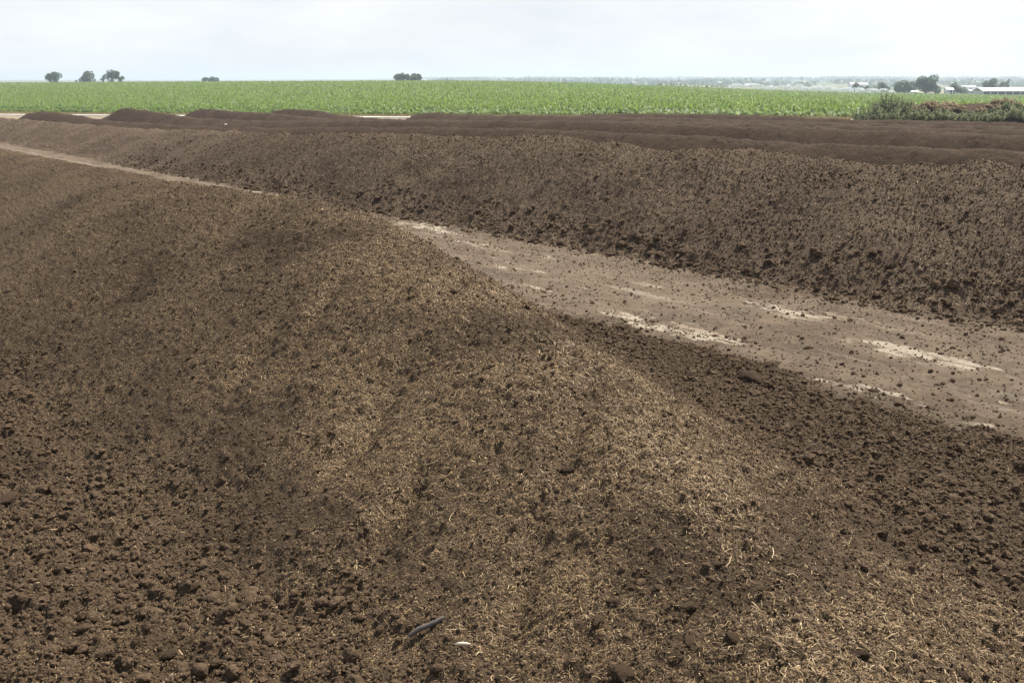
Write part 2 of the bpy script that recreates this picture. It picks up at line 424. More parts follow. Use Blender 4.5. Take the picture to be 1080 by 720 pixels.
track = mesh('dirt_track', np.stack([X2.ravel(), Y2.ravel(), (track_h(U2, V2)-SL*V2).ravel()], -1), [grid_faces(len(ut), len(vt))], M_track, True, {'pale': track_pale(U2, V2).ravel(), 'soil': np.clip(np.exp(-np.abs(U2-10.75)/(.55+.4*fbm(U2*0+3, V2/1.3, 3, 341)))*1.3*(.5+sstep(-.3, .3, fbm(U2/.3, V2/.6, 3, 343)))+np.exp(-np.maximum(U2-6.9, 0)/.55)*(.5+sstep(-.3, .3, fbm(U2/.3, V2/.5, 3, 345)))+.42*sstep(-.1, .45, fbm(U2/.9, V2/1.8, 4, 347)), 0, 1).ravel()})
tag(track, 'bare packed dirt track with pale crusts between the nearest windrows', 'dirt track', kind='structure')

# ------------------------------------------------------------------ the other windrows
def row_fn(u0, crest, v0, v1, wl, wr, seed, rough, step=1.0, endlen=3.0, res=.02):
    vs, hs = zip(*sorted(crest))
    hC = curve([v0-1]+list(vs)+[v1+1], [hs[0]]+list(hs)+[hs[-1]], step)
    def f(u, v, fine=True):
        hc = hC(v)*np.sqrt(np.clip(sstep(v1, v1-endlen, v), 0, 1))*np.sqrt(np.clip(sstep(v0, v0+endlen, v), 0, 1))
        hc = hc+(.11 if res < .03 else .06)*fbm(v/(2.6 if res < .03 else 5), v*0+seed, 3, seed)*(hc > .2)
        w = np.where(u < u0, wl, wr)*(1+.05*perlin(v/1.7, v*0+.3, seed+1)+.07*fbm(v/.7, v*0+.7, 2, seed+2))
        uu = u-.25*perlin(v/4.0, v*0+5, seed+3)
        t = (uu-u0)/w
        h = hc*profile(np.abs(t))-.10*sstep(1.0, 1.25, np.abs(t))
        k = 1-sstep(1.0, 1.25, np.abs(t))
        far = res > .03; h = h+k*((.08 if far else .13)*fbm(u/1.5, v/1.5, 3, seed+5)+(.05 if far else .07)*fbm(u/.5, v/.35, 3, seed+6)*sstep(-.2, .3, fbm(u/2, v/2, 2, seed+8)))
        # rills and slides that lean across the flank
        g = u*.93+v*.36; q = -u*.36+v*.93
        h = h-k*(.03 if res > .03 else .08)*sstep(.2, .6, fbm(g/1.2, q/.22, 3, seed+7))
        if fine:
            toe = sstep(.8, 1.05, np.abs(t))
            h = h+k*rough*((.5+.8*toe)*.20*lumps(u, v, .20, seed+11, .2, .6, .45)+(.18+.32*sstep(-.1, .35, fbm(u/.9, v/1.4, 3, seed+13)))*lumps(u, v, max(.10, 3*res), seed+15, .2, .6, .7)+(.7*lumps(u, v, .055, seed+17, .25, .6, .7) if res < .03 else 0)+(.03*fbm(u/.14, v/.14, 3, seed+19) if res < .06 else 0))
        return h
    return f
def build_row(f, ua, vb, name, label, mat=None):
    U, Vv = np.meshgrid(ua, vb); X, Y = uv2xy(U, Vv); h = f(U, Vv)
    o = mesh(name, np.stack([X.ravel(), Y.ravel(), (h-SL*Vv).ravel()], -1), [grid_faces(len(ua), len(vb))], mat or M_row, True)
    return tag(o, label, 'compost windrow', 'long compost windrows side by side')
crests = {
 2: [(0, 124), (60, 129), (120, 133), (180, 137), (240, 138), (300, 140), (420, 141), (480, 144), (540, 145), (640, 151), (720, 159), (760, 158), (790, 157), (840, 163), (900, 171), (940, 175), (1000, 176), (1080, 176)],
 3: [(30, 119.5), (45, 117.5), (70, 120), (110, 126), (180, 131), (240, 135), (300, 135.5), (420, 135), (540, 136), (640, 139.5), (720, 143), (820, 149), (900, 153), (1080, 161)],
 4: [(118, 118), (133, 114), (160, 117), (200, 123), (260, 127), (350, 127.5), (450, 127), (540, 127.5), (640, 129), (720, 131), (820, 134), (900, 137.5), (1080, 142.5)],
 5: [(202, 117), (212, 115), (240, 116.5), (280, 119), (330, 123.5), (380, 126.5), (540, 129), (720, 131), (1080, 137)],
 6: [(288, 116.5), (305, 115), (330, 116.5), (360, 121), (400, 125), (540, 128), (720, 128), (1080, 134)],
 7: [(437, 120.5), (446, 119), (480, 119.8), (540, 121.7), (620, 122.8), (720, 124.5), (900, 130), (1080, 134)],
 8: [(608, 122), (622, 120.5), (680, 120), (760, 120.3), (830, 122.5), (900, 126), (1080, 130)],
}
U0 = {2: 13.35, 3: 20.0, 4: 27.0, 5: 33.0, 6: 39.0, 7: 44.5, 8: 50.5}
cr = {k: [crest_h(x, y, U0[k]) for x, y in p] for k, p in crests.items()}
cr = {k: [(v, min(max(h, .45), 1.75)) for v, h in p] for k, p in cr.items()}
for k in cr: print('row', k, [(round(v, 1), round(h, 2)) for v, h in cr[k]])
row_label = {2: 'long dark windrow rising directly behind the pale dirt track', 3: 'dark windrow just behind the one along the dirt track',
 4: 'third dark windrow beyond the track, its high rounded end near the left trees', 5: 'far windrow whose rounded end stands right of the highest windrow end at left',
 6: 'far windrow whose humped end shows below the small dome of trees at left', 7: 'far windrow with blunt end beside the pale gap of gravel road',
 8: 'farthest low windrow in front of the corn and the weedy bank'}
rowf = {}
def skyline(f, u0, v0, v1, xs):
    U, Vv = np.meshgrid(np.linspace(u0-2.2, u0+2.2, 45), np.linspace(v0, v1, 900)); X, Y = uv2xy(U, Vv); Z = f(U, Vv, False)-SL*Vv-EYE
    fw = Y*math.cos(PITCH)-Z*math.sin(PITCH); upc = Y*math.sin(PITCH)+Z*math.cos(PITCH); ok = fw > 2
    px = 540+F*X[ok]/fw[ok]; py = 360-F*upc[ok]/fw[ok]
    return np.array([py[np.abs(px-x) < 4].min() if (np.abs(px-x) < 4).any() else np.nan for x in xs])
def fitted(k, v0, v1, *args):
    pts = list(cr[k]); xs = [p[0] for p in crests[k]]; ys = np.array([p[1] for p in crests[k]])
    for _ in range(6):
        f = row_fn(U0[k], pts, v0, v1, *args); e = skyline(f, U0[k], v0, v1, xs)-ys
        if _ == 5: break
        pts = [(v, float(np.clip(h+(0 if np.isnan(d) else .7*d*math.hypot(*uv2xy(U0[k], v))/F), .3, 1.9))) for (v, h), d in zip(pts, e)]
    print('row', k, 'skyline error px', np.round(e, 1))
    return f
rowf[2] = fitted(2, -14, 120, 2.65, 2.6, 201, 1.0)
def fr2(u, v, fine=True):
    h = rowf2(u, v, fine)
    # crumbled skirt of big lumps along the foot
    b = np.exp(-((u-10.75-.12*perlin(v/.8, v*0+2, 299))/.22)**2)
    return h+b*(.02+.6*lumps(u, v, .17, 297, .25, .62, .75))*sstep(-.4, .1, perlin(v/1.9, v*0+7, 296)+.25)
rowf2 = rowf[2]; rowf[2] = fr2
build_row(fr2, np.arange(10.0, 16.0, .024), vspace(-14, 121, .026, .0024), 'compost_windrow', row_label[2])
for k, st in ((3, .045), (4, .055), (5, .065), (6, .07), (7, .075), (8, .075)):
    vmax = max(v for v, h in cr[k])+1.6
    rowf[k] = fitted(k, -12 if k < 7 else 0, vmax, 1.62, 2.1, 200+20*k, .9, 2.0, 2.4, st)
    build_row(rowf[k], np.arange(U0[k]-3.2, U0[k]+3.3, st), vspace(-12 if k < 7 else 0, vmax+.2, st, st/45), 'compost_windrow', row_label[k], M_far)

# ------------------------------------------------------------------ gravel road and verge by the field
xs = np.linspace(-150, 60, 400); ss = np.linspace(-8.5, -3.6, 10)
XA, SA = np.meshgrid(xs, ss); SA = SA+.25*perlin(XA/6, SA*0, 7); YA = edge_y(np.clip(XA, -160, 140))+SA
mesh('gravel_road', np.stack([XA.ravel(), YA.ravel(), (gz(XA, YA)+.03+.015*fbm(XA/1.5, YA/1.5, 3, 9)).ravel()], -1), [grid_faces(len(xs), len(ss))], M_road, True)
tag(bpy.data.objects['gravel_road'], 'pale gravel farm road along the front edge of the corn', 'farm road', kind='structure')
# dry grass on the verge
n = 26000; gx = rng.uniform(-150, 60, n); gy = edge_y(gx)-1.4+rng.normal(0, 1.0, n); gzv = gz(gx, gy)
a = rng.uniform(0, 6.28, n); hgt = rng.uniform(.12, .4, n); wd = rng.uniform(.02, .05, n)
lean = rng.normal(0, .12, (n, 2))
P0 = np.stack([gx-np.cos(a)*wd, gy-np.sin(a)*wd, gzv-.05], -1); P1 = np.stack([gx+np.cos(a)*wd, gy+np.sin(a)*wd, gzv-.05], -1)
P2 = np.stack([gx+lean[:, 0], gy+lean[:, 1], gzv+hgt], -1)
V = np.stack([P0, P1, P2], 1).reshape(-1, 3)
M_dgr = leaf_material('dry_grass', [(0, (.14, .15, .05)), (.4, (.30, .25, .12)), (1, (.42, .34, .2))], .3, .7)
tag(mesh('verge_grass', V, [np.arange(3*n).reshape(-1, 3)], M_dgr, False, {'tone': np.repeat(rng.random(n), 3)}), 'dry yellow grass on the verge before the corn', 'grass', kind='stuff')

# ------------------------------------------------------------------ loose clods and straw
def clod_cloud(items):
    """items: (pos (n,3), radius (n,)) -> ONE mesh, detail by size in view"""
    pos = np.concatenate([i[0] for i in items]); rad_ = np.concatenate([i[1] for i in items])
    dist = np.linalg.norm(pos-np.array([0, 0, EYE]), axis=1); px = rad_/dist*1000
    lod = np.where(px < 2.2, 0, np.where(px < 6.5, 1, 2))
    Vs, Fs, Ts, off = [], [], [], 0
    for L in range(3):
        ids = np.where(lod == L)[0]; nv = 20
        for k in range(nv):
            sel = ids[k::nv]
            if not len(sel): continue
            sv, sf = clod_shape(L, 100*L+k); M = rotmats(len(sel), rng, 1.5)
            W = np.einsum('nij,vj->nvi', M, sv)*rad_[sel][:, None, None]+pos[sel][:, None, :]
            Vs.append(W.reshape(-1, 3)); Fs.append((sf[None]+np.arange(len(sel))[:, None, None]*len(sv)+off).reshape(-1, 3))
            Ts.append(np.repeat(np.clip(rng.normal(.85, .30, len(sel)), 0, 1), len(sv))); off += len(sel)*len(sv)
    print('clods', len(pos), 'verts', off)
    return mesh('soil_clods', np.concatenate(Vs), [np.concatenate(Fs)], M_clod, False, {'tone': np.concatenate(Ts)})
def pareto(n, lo, hi, a=2.2):
    x = rng.random(n); return lo*(1-x*(1-(lo/hi)**a))**(-1/a)
def scatter(n, ua, ub, va, vb, dens, hf, lo, hi, a=2.2, sink=.15):
    u = rng.uniform(ua, ub, n); v = va+(vb-va)*rng.random(n)**1.35
    keep = rng.random(n) < dens(u, v); u, v = u[keep], v[keep]
    r = pareto(len(u), lo, hi, a); X, Y = uv2xy(u, v)
    return np.stack([X, Y, hf(u, v)-SL*v+r*(.45-sink)], -1), r
def d_near(u, v):
    t, hc, coarse, straw, moist = near_fields(u, v)
    return np.clip(.30+.7*coarse, 0, 1)*sstep(7.5, 6.8, u)
clods = [scatter(24000, -.6, 3.0, .8, 10, lambda u, v: near_fields(u, v)[2]*sstep(-.45, -.8, near_fields(u, v)[0])*(.12+.88*sstep(-.15, .3, fbm(u/.45, v/.45, 3, 351))), near_h, .008, .042, 2.2),
         scatter(95000, -.6, 7.4, .6, 15, d_near, near_h, .0065, .019, 2.6),
         scatter(190000, -.4, 7.2, .7, 13, lambda u, v: .8*sstep(7.4, 6.9, u), near_h, .0038, .010, 2.2, .05),
         scatter(26000, -.6, 7.4, .6, 15, lambda u, v: near_fields(u, v)[2]**1.5*sstep(7.5, 6.8, u)+.015, near_h, .012, .045, 2.5),
         scatter(9000, 4.2, 7.5, .6, 15, lambda u, v: sstep(.9, 1.1, near_fields(u, v)[0])*.6, near_h, .012, .04, 2.8, .3),
         scatter(90000, 5.5, 11.0, .5, 26, lambda u, v: .10+.5*np.exp(-np.abs(u-10.7)/.6)+.4*np.exp(-np.abs(u-6.9)/.5)+.25*sstep(.1, .5, fbm(u/.8, v/1.5, 3, 333)), lambda u, v: np.maximum(near_h(u, v), track_h(u, v)), .0075, .03, 2.6),
         scatter(70000, 10.2, 14.8, -1, 40, lambda u, v: (.15+.85*sstep(-.2, .35, fbm(u/.8, v/1.3, 3, 337)))*(.45+.55*sstep(12.5, 10.6, u)), fr2, .010, .05, 2.9),
         scatter(120000, 10.3, 14.9, -1, 34, lambda u, v: .9+0*u, fr2, .007, .020, 2.4, .05),
         scatter(6000, 10.2, 11.3, -1, 40, lambda u, v: .3+.6*sstep(-.2, .4, fbm(u/.4, v/1.2, 3, 335)), lambda u, v: np.maximum(fr2(u, v), track_h(u, v)), .02, .09, 2.2)]
tag(clod_cloud(clods), 'loose crumbs and small lumps of compost over the slopes and foot of the windrows', 'soil clods', kind='stuff')

def straw_bits(u, v, hf, mu=-4.35, wmul=1.0):
    n = len(u); X, Y = uv2xy(u, v); e = .02
    h = hf(u, v); hu = (hf(u+e, v, False)-hf(u-e, v, False))/(2*e); hv = (hf(u, v+e, False)-hf(u, v-e, False))/(2*e)
    L = np.clip(rng.lognormal(mu, .62, n), .005, .085); W = wmul*rng.uniform(.0010, .0024, n)*rng.choice([.8, 1, 1.5], n)
    a = rng.uniform(0, 6.283, n); d = np.stack([np.cos(a), np.sin(a)], -1); tilt = rng.normal(0, .25, n)
    def P(du, dv, dz):
        x, y = uv2xy(u+du, v+dv); return np.stack([x, y, h-SL*v+hu*du+hv*dv-SL*dv+.0025+dz], -1)
    bend = rng.normal(0, .16, n); out = []
    for s, k in ((-.5, 0), (0, 1), (.5, 0)):
        cu = d[:, 0]*s*L-d[:, 1]*bend*L*k; cv = d[:, 1]*s*L+d[:, 0]*bend*L*k; dz = s*L*tilt+k*.003
        for sg in (-1, 1):
            out.append(P(cu-d[:, 1]*W*sg*.5, cv+d[:, 0]*W*sg*.5, dz+sg*W*.35*rng.uniform(-1, 1, n)))
    return np.stack(out, 1)
def straw_mesh(n):
    u = rng.uniform(-.6, 6.9, n*3); v = .6+13.5*rng.random(n*3)**1.7
    t, hc, coarse, st, mo = near_fields(u, v)
    keep = rng.random(n*3) < (.06+.94*st**1.3)*np.clip(1-.4*coarse, 0, 1)
    u, v = u[keep][:n], v[keep][:n]
    Vs = [straw_bits(u, v, near_h)]
    n2 = 26000; u2 = rng.uniform(10.4, 14.8, n2); v2 = -1+34*rng.random(n2)**1.3
    Vs.append(straw_bits(u2, v2, fr2, -3.7, 2.2))
    V = np.concatenate(Vs); n = len(V); b = np.arange(n)[:, None]*6
    q = np.concatenate([b+np.array([0, 1, 3, 2]), b+np.array([2, 3, 5, 4])])
    print('straw', n)
    return mesh('straw_litter', V.reshape(-1, 3), [q], M_straw, False, {'tone': np.repeat(np.clip(rng.beta(1.5, 1.9, n), 0, 1), 6)})
tag(straw_mesh(300000), 'short pale straw and chaff strewn over the two nearest windrows', 'straw litter', kind='stuff')

# ------------------------------------------------------------------ clods one can point at
PROTO = [mesh('soil_clod', *(lambda s: (s[0], [s[1]]))(clod_shape(3, 700+k)), M_clod, True, {'tone': np.full(len(ICO[3][0]), .35+.2*(k % 4))}) for k in range(8)]
used = set()
def clod(x, y, wpx, label, group=None, flat=.75, surf='near'):
    hf = {'near': near_h, 'track': track_h}[surf]
    h = 0.0
    for _ in range(12):
        u, v = hit_uv(x, y, h); h = .5*h+.5*float(hf(np.array([u]), np.array([v]))[0])
    X, Y = uv2xy(u, v); z = h-SL*v
    r = .47*wpx*math.hypot(math.hypot(X, Y), EYE-z)/F
    k = random.randrange(8)
    o = PROTO[k] if k not in used else PROTO[k].copy()
    if k in used: C.objects.link(o)
    used.add(k)
    o.location = (X, Y, z-r*.10); o.rotation_euler = (random.uniform(-.3, .3), random.uniform(-.3, .3), random.uniform(0, 6.28))
    o.scale = (r*1.05, r*random.uniform(.9, 1.1), r*flat)
    for key in ('label', 'group', 'category'):
        if key in o: del o[key]
    return tag(o, label, 'clod', group)
bigc = clod(791, 402, 30, 'largest dark flat clod beside the left edge of the dirt track', flat=.75)
bigc.data = bigc.data.copy(); bigc.location.z += .035; bigc.data.attributes['tone'].data.foreach_set('value', np.zeros(len(bigc.data.vertices), np.float32))
clod(995, 452, 16, 'big blunt clod at the track edge below the pale crust streak', surf='near')
clod(862, 403, 10, 'dark clod at the left tip of a white crust patch', surf='track')
clod(922, 412, 13, 'brown clod at the right end of a white crust patch', surf='track')
clod(580, 305, 9, 'lone dark clod at the middle of the track where it narrows', surf='track')
for x, y, w in ((988, 406, 7), (852, 367, 9), (993, 373, 8), (819, 382, 9), (936, 350, 6), (732, 311, 7), (970, 332, 6), (956, 440, 9), (1068, 469, 9), (812, 318, 6), (541, 284, 5), (560, 275, 5), (606, 276, 5), (765, 330, 6), (880, 352, 6), (1040, 400, 7)):
    clod(x, y, w, 'small dark clod lying alone on the bare dirt track', 'small clods scattered on the track', surf='track')
for x, y, w in ((796, 428, 13), (640, 343, 12), (661, 340, 11), (684, 352, 9), (1042, 504, 12), (946, 478, 9), (880, 470, 10), (1010, 520, 12), (1060, 545, 13), (905, 505, 10), (740, 400, 9), (1030, 575, 14)):
    clod(x, y, w, 'dark clod at the crumbly right foot of the nearest windrow', 'clods at the right foot of the nearest windrow')
clod(6, 528, 26, 'pale angular clod at the left frame edge with one sunlit face', flat=.85)
clod(158, 571, 17, 'smooth egg shaped clod among coarse lumps at lower left', flat=1.0)
for x, y, w in ((29, 520, 14), (203, 621, 17), (147, 640, 15), (224, 636, 12), (175, 690, 22), (90, 560, 13), (60, 610, 14), (130, 600, 12), (245, 575, 15), (30, 660, 18), (110, 690, 15), (262, 655, 13), (190, 548, 22), (300, 600, 14), (20, 590, 12)):
    clod(x, y, w, 'lumpy brown clod in the coarse rubble at lower left', 'clods in the rubble at lower left')
for x, y, w in ((722, 637, 22), (733, 678, 26), (772, 671, 18), (649, 633, 18), (630, 655, 20), (657, 658, 13), (657, 707, 26), (756, 594, 13), (886, 627, 20), (1018, 713, 22), (927, 608, 16), (1059, 606, 22), (600, 494, 20), (530, 712, 20), (905, 690, 18), (980, 680, 16), (800, 620, 14)):
    clod(x, y, w, 'brown clod half buried in straw flecked compost near the viewer', 'clods bedded in the straw flecked slope')
for x, y, w in ((483, 295, 9), (500, 296, 8), (330, 262, 8), (455, 318, 10)):
    clod(x, y, w, 'dark clod near the crest of the nearest windrow', 'clods near the crest of the nearest windrow')

def surf_at(x, y, hf=near_h):
    h = 0.0
    for _ in range(12):
        u, v = hit_uv(x, y, h); h = .5*h+.5*float(hf(np.array([u]), np.array([v]))[0])
    X, Y = uv2xy(u, v); return np.array([float(X), float(Y), h-SL*v])
def tube(name, pts, rads, mat, parent=None, seg=10, caps=True):
    pts = [np.array(p, float) for p in pts]; Vs = []
    for i, p in enumerate(pts):
        d = pts[min(i+1, len(pts)-1)]-pts[max(i-1, 0)]; d /= np.linalg.norm(d)
        s = np.cross(d, (0, 0, 1) if abs(d[2]) < .9 else (1, 0, 0)); s /= np.linalg.norm(s); w = np.cross(s, d)
        for k in range(seg):
            a = 6.283185*k/seg; Vs.append(p+rads[i]*(math.cos(a)*s+math.sin(a)*w))
    q = []
    for i in range(len(pts)-1):
        for k in range(seg): q.append((i*seg+k, i*seg+(k+1) % seg, (i+1)*seg+(k+1) % seg, (i+1)*seg+k))
    t = []; Vs = list(Vs)
    if caps:
        for i in (0, len(pts)-1):
            Vs.append(pts[i]); c = len(Vs)-1
            for k in range(seg):
                e = (i*seg+k, i*seg+(k+1) % seg, c); t.append(e if i else e[::-1])
    return mesh(name, np.array(Vs), [np.array(q), np.array(t)] if caps else [np.array(q)], mat, True, None, parent)
p0, p1 = surf_at(431, 675), surf_at(468, 655)
up = np.array([0, 0, .022])
lerp = lambda s: p0+(p1-p0)*s+up
side = np.array([.0, .006, .004])
tag(tube('broken_stick', [lerp(0), lerp(.06), lerp(.3)+side, lerp(.55), lerp(.8)-side*.5, lerp(.97), lerp(1.0)+up*.2], [.004, .0105, .012, .0115, .0105, .010, .004], M_wood), 'short grey broken stick lying on straw at the bottom', 'stick')
p0, p1 = surf_at(479, 683), surf_at(497, 683)
tag(tube('wood_chip', [p0+up*.8, p0+(p1-p0)*.3+up, p0+(p1-p0)*.7+up, p1+up*.9], [.0015, .0065, .006, .001], M_chip, seg=6), 'pale splinter of wood right of the grey stick', 'wood chip')
p0 = surf_at(521, 311); sv, sf = clod_shape(2, 907)
o = mesh('wood_chip', sv*np.array([.045, .02, .010]), [sf], M_chip, False); o.location = p0+np.array([0, 0, .03]); o.rotation_euler = (.3, .2, .5)
tag(o, 'pale chip on the shoulder of the nearest windrow by the track', 'wood chip')
def scrap(x, y, k, size, label):
    h = .8
    for _ in range(40):
        u, v = hit_uv(x, y, h); h = .7*h+.3*float(rowf[k](np.array([u]), np.array([v]), False)[0])
    X, Y = uv2xy(u, v); sv, sf = clod_shape(2, 911)
    o = mesh('paper_scrap', sv*np.array([1, .7, .6])*size, [sf], M_paper, False); o.location = (X, Y, h-SL*v+size*.5)
    tag(o, label, 'litter')
scrap(913, 133.5, 8, .11, 'white crumpled scrap on a far windrow before the weeds')
scrap(238, 131, 4, .10, 'pale scrap on a dark windrow at left')

# ------------------------------------------------------------------ corn
def corn_leaves(X, Y, Z, nleaf, lmin, lmax, hmin, hmax, wf):
    n = len(X); m = n*nleaf
    bx = np.repeat(X, nleaf); by = np.repeat(Y, nleaf); bz = np.repeat(Z, nleaf)
    k = np.tile(np.arange(nleaf), n); a = np.repeat(rng.uniform(0, 6.28, n), nleaf)+k*3.05+rng.normal(0, .5, m)
    H = np.repeat(rng.uniform(hmin, hmax, n), nleaf); h0 = H*(.18+.68*k/nleaf)
    L = rng.uniform(lmin, lmax, m); w = wf*rng.uniform(.8, 1.3, m)
    dx, dy = np.cos(a), np.sin(a)
    def p(s, dz, ww): 
        c = np.stack([bx+dx*L*s, by+dy*L*s, bz+h0+dz], -1); o = np.stack([-dy*ww, dx*ww, np.zeros(m)], -1); return c-o, c+o
    rise = L*rng.uniform(.35, .75, m)
    a0, a1 = p(0, 0, w*.5); b0, b1 = p(.45, rise, w); t0, t1 = p(1.0, rise*rng.uniform(-.3, 1.0, m), w*.1)
    V = np.stack([a0, a1, b0, b1, t0, t1], 1).reshape(-1, 3); b = np.arange(m)[:, None]*6
    q = np.concatenate([b+np.array([0, 1, 3, 2]), b+np.array([2, 3, 5, 4])])
    tone = np.repeat(np.clip(rng.normal(.5, .22, m)+.12*(k/nleaf-.5), 0, 1), 6)
    return V, q, tone
def fieldpts(n, y0, y1, ex=1.0):
    # even spacing over the ground seen, kept to the field
    Y = y0+(y1-y0)*rng.random(n)**ex; X = rng.uniform(-.72, .72, n)*Y
    return X, Y
VS, QS, TS, FM, off = [], [], [], [], 0
def addcorn(V, q, t, mi=0):
    global off
    VS.append(V); QS.append(q+off); TS.append(t); FM.append(np.full(len(q), mi)); off += len(V)
# front of the field: single plants in drilled rows
n = 46000; s = rng.uniform(0, 42, n); s = np.round(s/.76)*.76+rng.normal(0, .05, n); X = rng.uniform(-118, 90, n); Y = edge_y(X)+s
k = (np.abs(X/Y) < .72); X, Y = X[k], Y[k]; s = s[k]
V, q, t = corn_leaves(X, Y, gz(X, Y), 7, .38, .72, .75, 1.12, .052)
low = .45+.55*sstep(-.5, 5, s); g0 = np.repeat(gz(X, Y), 42); V[:, 2] = g0+(V[:, 2]-g0)*np.repeat(low, 42)
addcorn(V, q, np.clip(t+np.repeat(.22*(1-low), 42), 0, 1))
# further back, coarser tufts
X, Y = fieldpts(60000, 60, 300, .75); d = Y-edge_y(np.clip(X, -160, 140)); k = (d > 38); X, Y = X[k], Y[k]
addcorn(*corn_leaves(X, Y, gz(X, Y), 4, .5, .9, .85, 1.15, .065))
X, Y = fieldpts(50000, 240, 452, .9); k = Y-edge_y(np.clip(X, -160, 140)) > 40; X, Y = X[k], Y[k]
addcorn(*corn_leaves(X, Y, gz(X, Y), 3, .6, 1.0, .85, 1.1, .09))
# the closed canopy the leaves stand out of
sa = np.concatenate([np.arange(.7, 40, .5), np.arange(40, 150, 1.0), np.arange(150, 420, 2.5)]); xa = np.linspace(-.78, .78, 560)
SA, TA = np.meshgrid(sa, xa); SA = SA.T; TA = TA.T
ye0 = 108/(1+.63*TA); ye0 = np.where(TA*ye0 > 32, (108-.63*32-32*.15)/(1-.15*TA), ye0)
YC = ye0+SA*(455-ye0)/420*1.0; XC = TA*YC
ZC = gz(XC, YC)+.62+.30*perlin(XC/.7, YC/.7, 71)*np.where(YC < 260, 1, .7)+.1*fbm(XC/9, YC/9, 2, 72); ZC -= .35*(1-sstep(0, 5, SA)); ZC[0] = gz(XC[0], YC[0])-.05
V = np.stack([XC.ravel(), YC.ravel(), ZC.ravel()], -1)
addcorn(V, grid_faces(SA.shape[1], SA.shape[0]), np.clip(.30+.35*fbm(XC/1.3, YC/1.3, 3, 73)+.12*fbm(XC/40, YC/14, 3, 74), 0, 1).ravel(), 0)
corn = mesh('corn_crop', np.concatenate(VS), [np.concatenate(QS)], M_corn, False, {'tone': np.concatenate(TS)})
tag(corn, 'wide field of young green corn behind the compost windrows', 'corn', kind='stuff')
print('corn verts', off)

# ------------------------------------------------------------------ leaf clouds: trees and weeds
def leafcloud(name, pts, size, mat, parent, tone, up=0.0, g=rng):
    n = len(pts); M = rotmats(n, g, 3.0); s = size*g.uniform(.6, 1.3, n)
    q = np.array([(-1, -.55, 0), (1, -.4, .15), (.9, .55, 0), (-.8, .5, -.15)])
    W = np.einsum('nij,vj->nvi', M, q)*s[:, None, None]+pts[:, None, :]
    return mesh(name, W.reshape(-1, 3), [np.arange(4*n).reshape(-1, 4)], mat, False, {'tone': np.repeat(np.clip(tone, 0, 1), 4)}, parent)
def tree(x, ytop, ybase, wpx, Y, label, group=None, mat=None, lobes=9, name='broadleaf_tree', shape='round', cat='tree'):
    b = at(x, ybase, Y); sc = F/Y*1.0; Ht = (ybase-ytop)*Y/F*.99; W = wpx*Y/F
    g0 = float(gz(b[0], b[1])); base = min(b[2], g0+.3) if False else b[2]
    root = empty(name, (b[0], b[1], min(g0, b[2])-.05), label, cat, group)
    dz = b[2]-min(g0, b[2])+.05; Ht *= 1.09; H = Ht+dz
    r0 = .035*H+.05
    tube('trunk', [(0, 0, -.2), (.02*H, 0, H*.18), (-.01*H, .01*H, H*.45), (0, 0, H*.75)], [r0*1.3, r0, r0*.7, r0*.2], M_bark, root, 8)
    pts, tn = [], []
    for k in range(lobes):
        if shape == 'round':
            a = rng.uniform(0, 6.28); rr = math.sqrt(rng.random())*W*.36; zc = dz*.6+Ht*(.28+.55*rng.random())*(1-.25*(rr/(W*.5))**2)
            rad = W*rng.uniform(.15, .25)
        elif shape == 'wide':
            a = rng.uniform(0, 6.28); rr = math.sqrt(rng.random())*W*.42; zc = dz*.7+Ht*(.25+.45*rng.random())*(1-.5*(rr/(W*.5))**2)
            rad = min(W*.16, Ht*.3)*rng.uniform(.8, 1.3)
        else:
            a = rng.uniform(0, 6.28); f = (k+.5)/lobes; rr = rng.random()*W*.16; zc = dz*.5+Ht*(.12+.78*f); rad = W*.5*(1.05-f*.85)*rng.uniform(.75, 1.1)
        m = 210; d = rng.normal(size=(m, 3)); d /= np.linalg.norm(d, axis=1)[:, None]
        q = d*rad*(.55+.5*rng.random(m)[:, None]**.6)*np.array([1, 1, .85]); q += np.array([rr*math.cos(a), rr*math.sin(a), zc])
        q = q[(q[:, 2] > .04*H) & (q[:, 2] < H*1.02)]
        pts.append(q); tn.append(np.full(len(q), rng.uniform(.25, .75))+rng.normal(0, .15, len(q)))
        if k < 5:
            e = np.array([rr*math.cos(a), rr*math.sin(a), zc]); tube('limb', [(0, 0, H*.25), e*.5+np.array([0, 0, H*.15]), e], [r0*.5, r0*.3, r0*.1], M_bark, root, 6)
    pts = np.concatenate(pts); tn = np.concatenate(tn)
    leafcloud('crown', pts, max(W*.034, .17), mat or M_tree, root, tn)
    return root
YL = 620
tree(57, 77, 88, 15, YL, 'single round tree on the field skyline, leftmost of all trees', lobes=12)
tree(80.5, 83, 88, 4, YL, 'tiny bush on the skyline left of the pale double tree', lobes=4, name='bush', cat='bush')
tree(93, 76.8, 88, 17, YL, 'paler loose double crowned tree on the skyline', mat=M_pale, lobes=11)
tree(118, 74.7, 88, 16, YL, 'taller dark green tree right of the pale double crowned tree', lobes=12)
tree(127, 79.5, 88, 9, YL, 'low pale bushy tree leaning against the taller dark tree', mat=M_pale, lobes=6)
tree(109, 80, 88, 6, YL, 'small pale bush between the two tree groups at left', mat=M_pale, lobes=4, name='bush', cat='bush')
tree(222, 79.8, 87.5, 15, 760, 'low dark tree just showing above the field skyline', lobes=9, shape='wide')
tree(214.5, 82.5, 87.5, 4, 760, 'tiny shrub left of the low dark skyline tree', lobes=4, name='bush', cat='bush')
tree(425, 76.8, 85.5, 19, YL, 'left half of the broad dark clump at the skyline centre', lobes=13, shape='wide')
tree(437, 77.2, 85.5, 18, YL, 'right half of the broad dark clump at the skyline centre', lobes=13, shape='wide')
YR = 520
